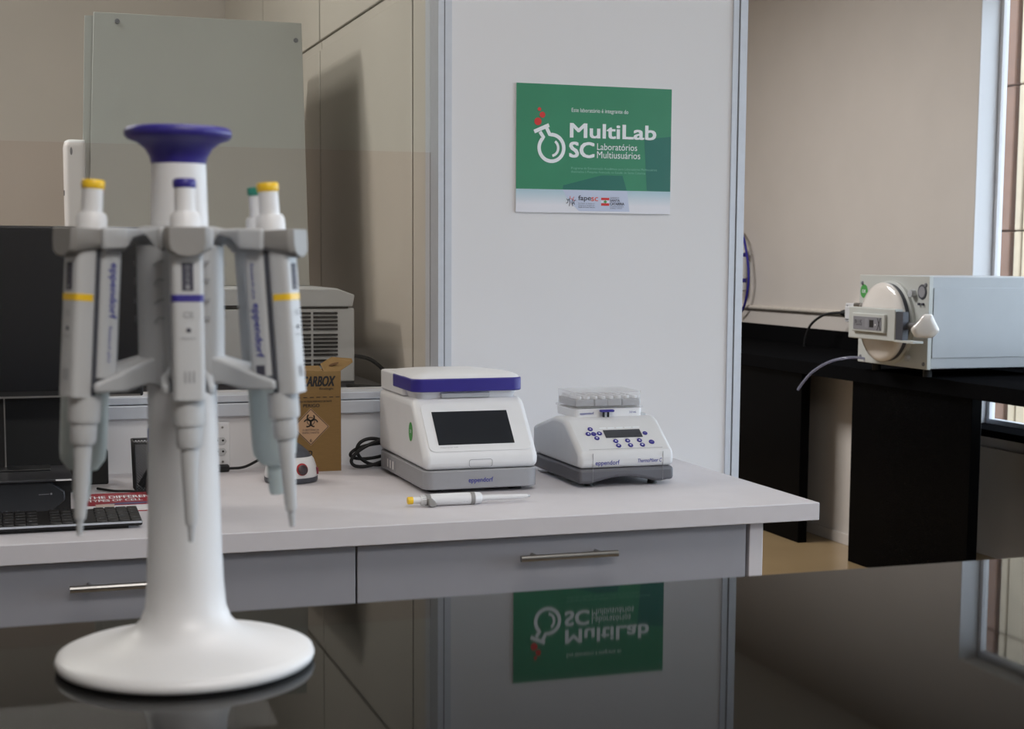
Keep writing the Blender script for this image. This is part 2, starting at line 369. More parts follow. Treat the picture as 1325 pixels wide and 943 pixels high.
st('Programa de Estruturação Acadêmica para Laboratórios Multiusuários', .348, .907, .638, .662, sign_soft)
st('destinados à Pesquisa Avançada no Estado de Santa Catarina', .348, .83, .666, .690, sign_soft)
st('fape', .396, .478, .862, .912, ink_dgrey, 0.018); st('sc', .480, .523, .874, .905, coral2, 0.018)
for k, s in enumerate(('Fundação de Amparo à', 'Pesquisa e Inovação do', 'Estado de Santa Catarina')):
    st(s, .397, .502, .920 + .014 * k, .930 + .014 * k, ink_dgrey)
st('GOVERNO DE', .603, .66, .872, .882, ink_dgrey); st('SANTA', .602, .665, .888, .907, ink_dgrey, 0.025); st('CATARINA', .602, .695, .913, .935, ink_dgrey, 0.025)
st('SECRETARIA DE ESTADO', .602, .692, .943, .951, ink_dgrey); st('DA CIENCIA E INOVACAO', .602, .68, .956, .964, ink_dgrey)
# flag of three bands with a green lozenge
for v0, v1, m in ((.877, .896, coral), (.898, .918, sign_pale), (.920, .940, coral)):
    B().poly([sp(.544, v1), sp(.597, v1), sp(.597, v0), sp(.544, v0)], O2, FX, FZ, 0.0002).obj('flag_band', m, sign, smooth=False)
B().poly([sp(.558, .909), sp(.5705, .922), sp(.583, .909), sp(.5705, .896)], (0, -0.0051, 0), FX, FZ, 0.0002).obj('flag_lozenge', green_st, sign, smooth=False)
# circle of figures emblem
ec = sp(.349, .909)
for k in range(6):
    a = math.radians(-60 + 48 * k + 0)
    px, pz = ec[0] + .0095 * math.cos(a), ec[1] + .0085 * math.sin(a)
    B().ribbon([(px + .003 * math.cos(a + 1.2 + .4 * j), pz + .004 * math.sin(a + 1.2 + .4 * j)) for j in range(8)], 0.0013, O2, FX, FZ, 0.0002).obj('emblem_stroke', coral2 if k in (2, 3) else ink_dgrey, sign, smooth=False)
for s in (-1, 1):
    B().ribbon([(ec[0] + s * .0035, ec[1] + .004), (ec[0] + s * .002, ec[1] - .003), (ec[0] + s * .004, ec[1] - .010)], 0.0014, O2, FX, FZ, 0.0002).obj('emblem_stroke', ink_dgrey, sign, smooth=False)
# flask
fc = sp(.2215, .495); fr = 0.0265; tw = 0.0072
arc = [(fc[0] + fr * math.cos(math.radians(a)), fc[1] + fr * math.sin(math.radians(a))) for a in range(-230, 102, 8)]
nl = (sp(.148, .372)[0], sp(.148, .372)[1]); nr = (sp(.190, .340)[0], sp(.190, .340)[1])
B().ribbon([nl] + arc + [nr], tw, O2, FX, FZ).obj('flask_outline', ink_white, sign, smooth=False)
B().ribbon([sp(.112, .372), sp(.205, .318)], 0.0076, (0, -0.0049, 0), FX, FZ).obj('flask_lip', ink_white, sign, smooth=False)
B().ribbon([(fc[0] + .0145 * math.cos(math.radians(a)), fc[1] + .0155 * math.sin(math.radians(a))) for a in range(-82, 60, 10)], 0.0052, O2, FX, FZ).obj('flask_glint', ink_white, sign, smooth=False)
for u, v, r in ((.144, .197, .0038), (.163, .240, .0062), (.135, .292, .0078)):
    c = sp(u, v); B().poly(circ(c[0], c[1], r, 10), O2, FX, FZ).obj('bubble', coral, sign, smooth=False)

# ------------------------------------------------------------------ pipette carousel
SXc, SYc = 0.110, 0.995
car = thing('pipette_carousel', 'white pipette carousel stand with round foot and blue knob on the black counter', 'pipette stand', (SXc, SYc, CZ), math.radians(-3.3))
B().lathe([(0, 0.0005), (.079, 0.0005), (.0832, .002), (.0840, .005), (.0828, .0082), (.078, .0102), (.062, .0135), (.046, .0180), (.036, .0225), (.0295, .0290), (.0262, .038), (.0248, .055), (.0236, .09), (.0226, .14), (.0218, .20)], 64).obj('foot_and_column', plastic_white, car, ang=60)
B().lathe([(.078, 0), (.0815, 0.0), (.0815, .0015), (.078, .0015)], 48).obj('foot_gasket', rubber, car)
hexp = []
for k in range(6):
    for da, r in ((-22, .0275), (-10, .0285), (10, .0285), (22, .0275), (30, .0245)):
        a = math.radians(60 * k + 30 + da); hexp.append((r * math.cos(a), r * math.sin(a)))
B().prism(hexp, 'z', .1870, .2740).obj('holder_body', plastic_lgrey, car, bevel=0.0015, seg=2)
B().lathe([(.0, .262), (.0188, .262), (.0182, .286), (.0172, .327), (.0, .327)], 40).obj('upper_column', plastic_white, car)
B().lathe([(.0, .3255), (.0172, .3255), (.0182, .3300), (.0212, .3352), (.0262, .3392), (.0318, .3412), (.0338, .3432), (.0338, .3462), (.0322, .3482), (.029, .3488), (.020, .3478), (0, .3474)], 48).obj('knob', navy, car, ang=60)
up = [(.014, -.017, .259), (.0080, -.031, .2790), (.0115, -.041, .2770), (.0165, -.048, .271), (.0165, -.0645, .2705), (.0122, -.0645, .2705), (.0112, -.050, .270), (.006, -.0455, .271)]
lo = [(.012, -.017, .183), (.0085, -.030, .186), (.0120, -.046, .1835), (.0160, -.054, .1830), (.0155, -.0715, .1835), (.0115, -.0715, .1835), (.0108, -.056, .1835), (.006, -.0515, .184)]
def arm(src, ztop, k):
    pts = [(x, y, z) for x, y, z in src] + [(-x, y, z) for x, y, z in reversed(src)]
    m = Matrix.Rotation(math.radians(60 * k), 4, 'Z'); b = B()
    b.loft([[m @ Vector(p) for p in pts], [m @ Vector((p[0], p[1], ztop(-p[1]))) for p in pts]])
    return b
def ztu(r): return .2865 if r < .03 else .2845
def ztl(r): return .206 - max(0, r - .017) * .30
for k in range(6):
    arm(up, ztu, k).obj('upper_arm', plastic_lgrey, car, bevel=0.002, seg=3)
    arm(lo, ztl, k).obj('lower_arm', plastic_lgrey, car, bevel=0.002, seg=3)
# grey position marks moulded on the holder faces
for k in range(6):
    a = math.radians(60 * k - 60)
    n = Vector((math.cos(a), math.sin(a), 0)); uxv = Vector((-n.y, n.x, 0))
    for j, z in enumerate((.262, .250, .238, .226)):
        B().ribbon([(-.004, -.001), (-.001, .001 + .0015 * (j % 2)), (.003, .002)], .0011, n * .0284 + Vector((0, 0, z)), uxv, FZ, 0.0002).obj('position_mark', ink_grey, car, smooth=False)

def pipette(kind, capm, bandm, label, group=None):
    """local z along the pipette, nozzle end at 0, outward side -Y"""
    t = thing('pipette', label, 'pipette', group=group)
    if kind == 'slim':
        B().lathe([(0, 0), (.0017, 0), (.0024, .0105), (0, .0105)], 16).obj('nozzle_tip', plastic_lgrey, t)
        B().lathe([(0, .0103), (.0034, .0103), (.0038, .014), (.0054, .050), (.0056, .0575), (0, .0575)], 20).obj('lower_cone', plastic_pip, t)
        B().lathe([(0, .057), (.0072, .057), (.0080, .0595), (.0082, .0707), (0, .0707)], 24).obj('lower_collar', plastic_pip, t)
        B().lathe([(0, .0705), (.0096, .0705), (.0100, .073), (.0100, .0868), (0, .0868)], 24).obj('ejector_sleeve', plastic_pip, t)
    else:
        B().lathe([(0, .010), (.0050, .010), (.0058, .013), (.0060, .032), (0, .032)], 20).obj('nozzle', pale_green, t)
        B().lathe([(0, .0315), (.0100, .0315), (.0145, .038), (.0152, .044), (.0155, .0860), (.012, .0885), (0, .0885)], 32).obj('lower_barrel', pale_green, t)
    # handle: front and rear shells with a dark seam
    zb = .0862
    hw = .0094
    fb = B(); fb.loft([[(x, y, z) for x, y in rrect(-hw, hw, -.0135, .0002, .0035, 3)] for z in (zb, .1800)])
    fb.obj('front_shell', plastic_pip, t, ang=50)
    B().box(-.0086, .0086, -.0002, .0022, zb + .001, .1795).obj('seam', plastic_dgrey, t)
    rb = B(); rb.loft([[(x, y * (1 + 0.0) - dy, z) for x, y in rrect(-.0098, .0098, .0018, .0172, .0040, 3)] for z, dy in ((zb + .012, 0), (.1800, .0))])
    rb.obj('rear_shell', plastic_lgrey, t, ang=50)
    B().prism(rrect(-.0096, .0096, -.0137, -.0004, .0036, 3), 'z', .1450, .1492).obj('colour_band', bandm, t)
    if kind == 'slim':
        wn = B().box(-.0034, .0034, -.0139, -.0130, .1515, .1680).obj('volume_window', ink_dgrey, t)
        for k in range(4): text('digit', '0251'[k], ink_grey, wn, (-.0011, -.0139, .1640 - .0039 * k), FX, FZ, .0022, .0028, off=0.0002)
    B().cyl((0, -.0136, .128), (0, -.0139, .128), .0014, seg=12).obj('lock_dot', ink_dgrey, t)
    text('mark', 'CE', ink_grey, t, (-.003, -.0136, .1355), FX, FZ, .006, .0034)
    text('mark', 'Research', ink_grey, t, (-.004, -.0136, .1225), FX, FZ, .008, .0016)
    text('mark', 'III', ink_grey, t, (-.003, -.0136, .0965), FX, FZ, .006, .0070)
    for s in (-1, 1):     # lettering down both sides
        xo = s * .0098
        uy_ = (0, s, 0); y0_ = .0070 if s > 0 else .0130
        za, zc = (.1690, .1300) if s > 0 else (.1440, .1690)
        text('lettering', 'eppendorf', navy_ink, t, (xo, y0_, za), (0, 0, -1), uy_, .034, .0066, 0.02)
        text('lettering', 'Research plus', navy_ink, t, (xo, y0_ + s * .001, zc), (0, 0, -1), uy_, .022, .003)
        if s < 0: B().box(-.0100, -.0096, .0065, .0125, .0985, .1050).obj('side_mark', ink_dgrey, t)
    # finger hook: a grey saddle hanging over the front
    hp = [(-.0132, .1890), (.0132, .1890), (.0134, .1800), (.0120, .1748), (.0070, .1722), (0, .1712), (-.0070, .1722), (-.0120, .1748), (-.0134, .1800)]
    hb = B(); hb.loft([[(x * .80, -.0200, z) for x, z in hp], [(x, -.0165, z) for x, z in hp], [(x, .002, z + .004 * (z < .18)) for x, z in hp], [(x * .9, .0195, z + .0075 * (z < .18)) for x, z in hp]])
    hb.obj('finger_hook', plastic_hook, t, bevel=0.001, seg=2, ang=50)
    B().lathe([(0, .1885), (.0094, .1885), (.0092, .1965), (.0080, .1992), (0, .1992)], 28).obj('collar', plastic_white, t)
    B().lathe([(0, .199), (.0064, .199), (.0062, .2140), (0, .2140)], 24).obj('button_shaft', plastic_white, t)
    B().lathe([(0, .2137), (.0064, .2137), (.0070, .2150), (.0070, .2182), (.0064, .2192), (0, .2192)], 24).obj('push_button', capm, t)
    return t
grp = None
spots = [(0, 'slim', navy, navy, 'white pipette with blue push button and blue band on the carousel'),
         (-1, 'slim', yellow, yellow, 'yellow-banded pipette on the carousel, screened against the black monitor'),
         (1, 'slim', yellow, yellow, 'yellow-banded pipette on the carousel beside the teal-button pipette'),
         (2, 'large', teal, teal, 'wide-barrelled pale green pipette with teal button on the carousel'),
         (-2, 'large', pink, pink, 'wide-barrelled pale green pipette on the carousel behind a yellow-banded one')]
for k, kind, cm, bm_, lb in spots:
    p = pipette(kind, cm, bm_, lb)
    ang = math.radians(-3.3 + 60 * k)
    out = Vector((math.sin(ang), -math.cos(ang), 0)); tilt = math.atan((.0770 - .0624) / .2137)
    axis = Vector((0, 0, 1)) * math.cos(tilt) - out * math.sin(tilt)
    yv = -(out - axis * out.dot(axis)).normalized(); xv = yv.cross(axis)
    p.matrix_world = Matrix.Translation(Vector((SXc, SYc, CZ + .0945)) + out * .0760) @ Matrix((xv, yv, axis)).transposed().to_4x4()

# ------------------------------------------------------------------ pipette lying on the desk
lp = thing('pipette', 'white pipette with yellow button lying on the desk before the thermal cycler', 'pipette', (0.622, 2.372, 0.7612))
def lx(prof, seg=24): return B().axis_lathe(prof, (0, 0, 0), (1, 0, 0), seg)
lx([(0, 0), (.0058, 0), (.0062, .001), (.0062, .0085), (0, .0085)]).obj('push_button', yellow, lp)
lx([(0, .0083), (.0056, .0083), (.0056, .022), (0, .022)]).obj('button_shaft', plastic_white, lp)
lx([(0, .0215), (.0072, .0215), (.0078, .023), (.0078, .031), (0, .031)]).obj('collar', plastic_white, lp)
rg = B()
for k in range(12):
    a = 2 * PI * k / 12; rg.box(.0235, .0300, .0077 * math.cos(a) - .0005, .0077 * math.cos(a) + .0005, .0077 * math.sin(a) - .0005, .0077 * math.sin(a) + .0005)
rg.obj('collar_ribs', plastic_lgrey, lp)
lx([(0, .0305), (.0092, .0305), (.0092, .0385), (0, .0385)]).obj('hook_ring', plastic_hook, lp)
hk = B(); hk.loft([[(x, y, z) for x, z in ((.031, .004), (.037, .005), (.043, .0), (.046, -.0052), (.044, -.0092), (.0365, -.0105), (.032, -.007))] for y in (-.0160, -.0085)])
hk.obj('finger_hook', plastic_hook, lp, bevel=0.0018)
lx([(0, .038), (.0094, .038), (.0098, .042), (.0102, .085), (.0100, .108), (0, .108)]).obj('barrel', plastic_white, lp, ang=60)
lx([(0, .107), (.0108, .107), (.0108, .1140), (0, .1140)]).obj('grey_ring', plastic_hook, lp)
lx([(0, .1138), (.0102, .1138), (.0098, .124), (.0080, .1265), (0, .1265)]).obj('lower_collar', plastic_white, lp)
lx([(0, .126), (.0052, .126), (.0042, .190), (.0036, .209), (0, .209)]).obj('lower_cone', plastic_white, lp)
lx([(0, .2088), (.0024, .2088), (.0017, .2135), (0, .2135)]).obj('nozzle_tip', plastic_lgrey, lp)
for dx in (.096, .101): text('lettering', '100 µl', ink_grey, lp, (dx, -.0094, -.004), (0, .25, .97), (-1, 0, 0), .008, .0026)
lp.rotation_euler = (0, math.radians(0.6), math.radians(1))

# ------------------------------------------------------------------ thermal cycler
cy = thing('thermal_cycler', 'white thermal cycler with dark touch screen and blue lid band on the desk', 'lab device', (0.682, 2.488, 0.750))
W, D = .209, .330
B().prism(rrect(0, W, 0, D, .020, 6), 'z', .0075, .0405).obj('base', plastic_grey, cy, bevel=0.002, seg=2)
for x, y in ((.03, .05), (W - .032, .05), (.03, D - .05), (W - .032, D - .05)):
    B().prism(rrect(x - .012, x + .012, y - .02, y + .02, .006, 3), 'z', 0, .0085).obj('foot', rubber, cy)
B().box(.02, W - .02, .03, D - .03, .003, .008).obj('underside', black_plastic, cy)
prof = [(.0, .041), (.0, .062), (.0035, .069), (.078, .1505), (.085, .1555), (.094, .1575), (D, .1575), (D, .041)]
B().prism(prof, 'x', 0, W).obj('body', plastic_white, cy, bevel=0.012, seg=5)
pd = Vector((0, .0745, .0815)).normalized(); pn = Vector((0, -pd.z, pd.y)); po = Vector((0, .0035, .069)) 
def pp_(x, s, h=0.0): return Vector((x, 0, 0)) + po + pd * s + pn * h
L = Vector((0, .0745, .0815)).length
fp = rrect(.012, W - .010, .004, L - .001, .012, 5)
B().poly(fp, pp_(0, 0, 0.0002), FX, pd, 0.0012).obj('front_panel', plastic_white, cy, bevel=0.0005, seg=1)
SCX0, SCX1, SC0, SC1 = .0300, .1690, .0183, .0900
scr = B().poly([(SCX0, SC0), (SCX1, SC0), (SCX1, SC1), (SCX0, SC1)], pp_(0, 0, .0014), FX, pd, 0.0007).obj('screen', screen_m, cy, smooth=False)
text('lettering', 'Mastercycler X50', ink_grey, cy, pp_(SCX0 + .002, SC0 - .007, .0015), FX, pd, .032, .0026)
B().ribbon(rrect(.081, .123, .0455, .0585, .004, 4), 0.0008, (0, -.0002, 0), FX, FZ, 0.0002, closed=True).obj('button_outline', ink_grey, cy, smooth=False)
text('lettering', 'eppendorf', navy_ink, cy, (.0800, -.0002, .0160), FX, FZ, .0445, .0110, 0.010)
# green inspection sticker on the side
B().poly(circ(.07, .108, .013, 24, .017), (-.0002, 0, 0), (0, -1, 0), FZ, 0.0003).obj('sticker', green_st, cy, loc=(0, .16, -.008))
text('sticker_print', 'OK', ink_white, cy, (-.0006, .095, .098), (0, -1, 0), FZ, .013, .006)
# lid: neck, blue band, domed top
lid = B().loft([[(x, y, z) for x, y in rrect(.008 + d, W - .008 - d, .092 + d, D - .004, .016, 5)] for z, d in ((.157, .004), (.170, 0))]).obj('lid_neck', plastic_white, cy)
B().box(.055, W - .062, .0885, .1, .158, .168).obj('lid_recess', plastic_lgrey, cy, bevel=0.003)
bp = rrect(.001, W - .001, .080, .240, .020, 6)
B().loft([[(x, y, z) for x, y in bp] for z in (.1700, .1935)]).obj('lid_band', navy, cy, bevel=0.002, seg=2)
B().loft([[(x, y, z) for x, y in rrect(.002, W - .002, .150, D, .014, 5)] for z in (.1580, .1945)]).obj('lid_rear', plastic_white, cy, bevel=0.003)
rings = []
for s_, z in ((0, .1935), (.003, .1975), (.010, .2010), (.024, .2040), (.050, .2060)):
    rings.append([(x, y, z - max(0, y - .20) * .07) for x, y in rrect(.003 + s_, W - .003 - s_, .083 + s_, D - .001 - s_, .020, 6)])
B().loft(rings).obj('lid_top', plastic_white, cy, ang=60)
B().box(-.0003, .0003, .20, .285, .012, .034).obj('rating_label', ink_grey, cy)
for k in range(3): B().box(-.0006, -.0001, .255 - .02 * k, .262 - .02 * k, .015, .030).obj('rating_print', paper, cy)
# coiled mains lead behind it
cp = []
for k in range(30):      # three loose loops of different size and tilt
    t = 2 * PI * k / 10 + .6; n3 = k / 10; w_ = min(2, int(n3))
    rx, rz, sk_ = ((.050, .022, .30), (.036, .026, -.15), (.046, .014, .12))[w_]
    cx_ = rx * math.cos(t)
    cp.append((.680 + cx_, 2.842 + .013 * (n3 - 1.5), .7815 + rz * math.sin(t) + sk_ * cx_))
cp += [(.74, 2.850, .775), (.78, 2.845, .770)]
lead = B().tube([(x, y, max(z, .7550)) for x, y, z in cp], .0034, 10, 6)
tag(lead.obj('power_cable', rubber), 'thick black mains cable coiled on the desk beside the thermal cycler', 'cable')

# ------------------------------------------------------------------ heated shaker
tm = thing('heated_shaker', 'low white heated shaker with blue keypad and small display on the desk', 'lab device', (0.964, 2.478, 0.750))
W2, D2 = .184, .250
# grey base with an arched lower front edge
ob = []
for i in range(17):
    x = W2 * i / 16; t = (i - 2) / 11.0
    z = .0075 + (.0105 * math.sin(PI * t) if 0 <= t <= 1 else 0) + (.002 if i >= 15 else 0)
    ob.append((x, z))
B().prism(ob + [(W2, .0345), (0, .0345)], 'y', 0, D2).obj('base', M('shaker_base_grey', (92, 92, 98), 0.5, noise=0.02), tm, bevel=0.006, seg=3)
for x, y in ((.03, .03), (W2 - .03, .03), (.03, D2 - .03), (W2 - .03, D2 - .03)):
    B().cyl((x, y, 0), (x, y, .010), .009, .0075, 16).obj('foot', rubber, tm)
pf = [(0, .035), (0, .0590), (.006, .0655), (.074, .1120), (.088, .1165), (.110, .1175), (.140, .1160), (D2, .088), (D2, .035)]
B().prism(pf, 'x', 0, W2).obj('body', plastic_lgrey if False else M('shaker_white_plastic', (208, 208, 210), 0.45, noise=0.012), tm, bevel=0.010, seg=5)
kd = Vector((0, .068, .0465)); kL = kd.length; kd.normalize(); kn = Vector((0, -kd.z, kd.y)); ko = Vector((0, .006, .0655))
def kp(x, s, h=0.0): return Vector((x, 0, 0)) + ko + kd * s + kn * h
B().ribbon([(.022, .004), (.165, .004)], .0006, kp(0, 0, .0001), FX, kd, .0002).obj('panel_seam', ink_grey, tm, smooth=False)
for x in (.026, .162): B().box(x - .0003, x + .0003, -.0004, .001, .010, .062).obj('panel_seam', ink_grey, tm)
B().poly([(.0645, .034), (.1365, .034), (.1365, .055), (.0645, .055)], kp(0, 0, .0002), FX, kd, .0008).obj('display', screen_pale, tm, smooth=False)
def key(x, s, r, sym):
    k = B().poly(circ(x, s, r, 20), kp(0, 0, .0002), FX, kd, .0010).obj('key', navy, tm)
    a = r * .42
    tri = {'u': [(-a, -a * .7), (a, -a * .7), (0, a)], 'd': [(-a, a * .7), (0, -a), (a, a * .7)], 'l': [(-a, 0), (a * .7, -a), (a * .7, a)], 'r': [(a, 0), (-a * .7, a), (-a * .7, -a)]}.get(sym)
    if tri: B().poly([(x + p, s + q) for p, q in tri], kp(0, 0, .0012), FX, kd, .0003).obj('key_symbol', ink_white, k, smooth=False)
    else: B().ribbon([(x - a, s), (x + a, s)], r * .22, kp(0, 0, .0012), FX, kd, .0003).obj('key_symbol', ink_grey, k, smooth=False)
for x, s, sym in ((.0415, .059, 'u'), (.0335, .046, 'l'), (.0440, .0455, 'm'), (.0555, .0465, 'r'), (.0465, .034, 'd')): key(x, s, .0049, sym)
for j in range(3):
    x0 = .0800 + .0232 * j
    key(x0, .0245, .0049, 'u'); key(x0 + .0015, .0120, .0049, 'd')
    text('key_caption', ('temp', 'time', 'speed')[j], ink_dgrey, tm, kp(x0 - .004, .0305, .0002), FX, kd, .007, .0016)
key(.1440, .0435, .0046, 'm'); key(.1485, .0190, .0054, 'm')
for k in range(5):
    B().poly([(.060 + .0165 * k, .0595), (.073 + .0165 * k, .0595), (.073 + .0165 * k, .0625), (.060 + .0165 * k, .0625)], kp(0, 0, .0002), FX, kd, .0003).obj('label_strip', ink_white, tm, smooth=False)
text('lettering', 'eppendorf', navy_ink, tm, (.0310, -.0002, .0385), FX, FZ, .046, .0105, 0.010)
text('lettering', 'ThermoMixer C', navy_ink, tm, (.1125, -.0002, .0430), FX, FZ, .047, .0068, 0.006, shear=0.25)
B().box(W2 - .036, W2 - .012, .100, .135, .1155, .1215).obj('release_lever', plastic_lgrey, tm, bevel=0.003)

# tube block with clear lid on the shaker
rk = thing('tube_block', 'white tube block under a clear plastic lid sitting on the heated shaker', 'tube rack', (0.992, 2.575, 0.8655))
RW, RD = .134, .098
B().prism(rrect(0, RW, 0, RD, .008, 4), 'z', 0, .0165).obj('block_frame', plastic_white, rk, bevel=0.0015, seg=2)
B().prism(rrect(-.003, RW + .003, -.003, RD + .003, .009, 4), 'z', .0165, .0200).obj('rim', clear_acr, rk)
for x0, x1 in ((.003, .039), (.041, .066), (.066, .094), (.096, RW - .003)):
    B().box(x0, x1, .004, RD - .004, .0205, .0330).obj('tube_plate', plastic_grey, rk, bevel=0.001, seg=1)
tb = 0
for i in range(8):
    for j in range(6):
        B().lathe([(0, 0), (.0048, 0), (.0052, .004), (.0045, .0052), (0, .0052)], 10).obj('tube_cap', plastic_white, rk, loc=(.012 + .0158 * i, .012 + .0148 * j, .0332))
lidb = B()
o_ = rrect(.001, RW - .001, .001, RD - .001, .007, 4); i_ = rrect(.0025, RW - .0025, .0025, RD - .0025, .006, 4)
lidb.loft([[(x, y, .0202) for x, y in o_], [(x, y, .0455) for x, y in o_]], cap=False)
lidb.prism(o_, 'z', .0455, .0470)
lidb.obj('clear_lid', clear_acr, rk)
B().box(.046, .0735, -.0135, -.0035, .0105, .0150).obj('latch', navy, rk, bevel=0.002)
for x in (.054, .063): B().box(x - .0013, x + .0013, -.009, -.004, .0005, .0105).obj('latch_post', rubber, rk)
text('lettering', 'eppendorf', navy_ink, rk, (.010, -.0002, .0045), FX, FZ, .027, .0058, 0.015)
text('lettering', '2.0 mL', navy_ink, rk, (.108, -.0002, .0068), FX, FZ, .014, .0034, 0.015)

# ------------------------------------------------------------------ sharps box
BX0, BX1, BY0, BY1, BZ1 = .495, .609, 2.822, 2.892, .941
sb = thing('sharps_box', 'brown cardboard sharps box with biohazard diamond standing against the low wall', 'box', (BX0, BY0, 0.750))
bw, bd, bh = BX1 - BX0, BY1 - BY0, BZ1 - .75
B().box(0, bw, 0, .0015, 0, bh).obj('front_wall', card, sb); B().box(0, bw, bd - .0015, bd, 0, bh).obj('back_wall', card, sb)
B().box(0, .0015, .0015, bd - .0015, 0, bh).obj('side_wall', card, sb); B().box(bw - .0015, bw, .0015, bd - .0015, 0, bh).obj('side_wall', card, sb)
B().box(.0015, bw - .0015, .0015, bd - .0015, 0, .002).obj('bottom', card, sb)
B().box(.0015, bw - .0015, .0015, bd - .0015, bh - .014, bh - .012).obj('inner_flap', card_dark, sb)
fl = B(); fl.add([(bw - .032, .004, bh - .002), (bw - .006, .004, bh - .004), (bw + .030, .03, bh + .014), (bw + .033, .052, bh + .019), (bw - .005, .060, bh + .022), (bw - .030, .045, bh + .010),
        (bw - .032, .004, bh - .0005), (bw - .006, .004, bh - .0025), (bw + .030, .03, bh + .0155), (bw + .033, .052, bh + .0205), (bw - .005, .060, bh + .0235), (bw - .030, .045, bh + .0115)],
       [(5, 4, 3, 2, 1, 0), (6, 7, 8, 9, 10, 11)] + [(i, (i + 1) % 6, 6 + (i + 1) % 6, 6 + i) for i in range(6)])
fl.obj('open_flap', card, sb, smooth=False)
B().poly(circ(0, 0, .010, 16, .004), (bw - .008, .026, bh + .0115), (.95, .05, .30), (-.3, .9, .30), .0006).obj('flap_hole', card_dark, sb, smooth=False)
fl = B(); fl.box(.002, bw - .034, .0, bd * .55, 0, .0015); f1 = fl.obj('top_flap', card, sb, loc=(0, .003, bh - .001)); f1.rotation_euler = (math.radians(12), 0, 0)
B().box(.030, .062, -.0015, .006, bh - .006, bh + .002).obj('tuck_tab', card, sb)
text('lettering', 'DESCARBOX', ink_black, sb, (.012, -.0002, .163), FX, FZ, .091, .0190, 0.028, shear=0.3)
text('lettering', 'Ecologic', ink_black, sb, (.073, -.0002, .1555), FX, FZ, .0265, .0048, 0.02)
for k in range(9): B().box(.004 + .0125 * k, .0115 + .0125 * k, -.0006, 0, .1415, .1427).obj('dash', ink_black, sb)
text('lettering', 'COLETOR PARA MATERIAL PERFUROCORTANTE', ink_black, sb, (.014, -.0002, .1325), FX, FZ, .082, .0034, 0.01)
text('lettering', 'PERIGO', ink_black, sb, (.0415, -.0002, .1235), FX, FZ, .031, .0060, 0.02)
dc = (.0555, .086); dr = .036
B().poly([(dc[0] - dr, dc[1]), (dc[0], dc[1] - dr), (dc[0] + dr, dc[1]), (dc[0], dc[1] + dr)], (0, -.0003, 0), FX, FZ, .0003).obj('hazard_label', pinkish, sb, smooth=False)
e = dr * .94
dia = [(dc[0] - e, dc[1]), (dc[0], dc[1] - e), (dc[0] + e, dc[1]), (dc[0], dc[1] + e)]
db = B()
for i in range(4): db.ribbon([dia[i], dia[(i + 1) % 4]], .0012, (0, -.0007, 0), FX, FZ, .0003)
db.obj('hazard_border', ink_black, sb, smooth=False)
hb = B(); hc = (dc[0], dc[1] + .011)
for k in range(3):
    a0 = math.radians(90 + 120 * k); c1 = (hc[0] + .0070 * math.cos(a0), hc[1] + .0070 * math.sin(a0))
    hb.ribbon([(c1[0] + .0068 * math.cos(a0 + math.radians(j)), c1[1] + .0068 * math.sin(a0 + math.radians(j))) for j in range(38, 323, 15)], .0026, (0, -.0007, 0), FX, FZ, .0003)
hb.ribbon(circ(hc[0], hc[1], .0072, 24), .0012, (0, -.0012, 0), FX, FZ, .0003, closed=True)
hb.obj('biohazard_symbol', ink_black, sb, smooth=False)
text('lettering', 'SUBSTÂNCIA', ink_dgrey, sb, (dc[0] - .016, -.0007, dc[1] - .0075), FX, FZ, .032, .0042); text('lettering', 'INFECTANTE', ink_dgrey, sb, (dc[0] - .016, -.0007, dc[1] - .0130), FX, FZ, .032, .0036)
text('lettering', '6', ink_black, sb, (dc[0] - .002, -.0007, dc[1] - .029), FX, FZ, .004, .006, 0.01)
text('lettering', 'NÃO', ink_black, sb, (.030, -.0002, .030), FX, FZ, .028, .013, 0.03, shear=0.2)

# ------------------------------------------------------------------ mini vortex mixer
vx = thing('vortex_mixer', 'small white vortex mixer with dark grey lid and red-rimmed knob on the desk', 'lab device', (0.492, 2.712, 0.750))
def egg(sx, sy, n=32, ox=0): return [(ox + sx * math.cos(2 * PI * k / n), sy * math.sin(2 * PI * k / n)) for k in range(n)]
B().loft([[(x, y, z) for x, y in egg(a, b)] for a, b, z in ((.047, .044, .001), (.0485, .046, .004), (.0485, .046, .0105))]).obj('base_ring', plastic_dgrey, vx, ang=50)
B().loft([[(x, y, z) for x, y in egg(a, b)] for a, b, z in ((.0475, .045, .0105), (.0475, .045, .018), (.0455, .043, .030), (.0415, .038, .0420), (.038, .034, .047))]).obj('housing', plastic_white, vx, ang=60)
B().loft([[(x, y, z) for x, y in egg(a, b, 32, ox)] for a, b, z, ox in ((.038, .034, .0468, 0), (.034, .030, .056, -.003), (.028, .025, .065, -.007), (.022, .02, .071, -.010), (.008, .008, .0735, -.011))]).obj('lid', plastic_dgrey, vx, ang=60)
kd_ = Vector((.28, -.93, .22)).normalized(); kc = Vector((.012, -.0385, .026))
k1 = B().axis_lathe([(0, 0), (.0112, 0), (.0112, .004), (.010, .0052), (0, .0052)], kc, kd_, 28).obj('knob', M('knob_red', (168, 40, 44), 0.4), vx)
B().axis_lathe([(0, .005), (.0094, .005), (.0090, .0075), (.0075, .0085), (0, .0085)], kc + Vector((0, 0, -.0012)), kd_, 28).obj('knob_cap', M('knob_dark', (62, 50, 54), 0.35), k1)
B().box(-.002, .006, -.0352, -.034, .0435, .0447).obj('indicator', ink_black, vx)
B().box(.0435, .0475, -.018, -.004, .014, .026).obj('side_mark', M('dark_red_ink', (120, 40, 56), 0.5), vx, bevel=0.001)

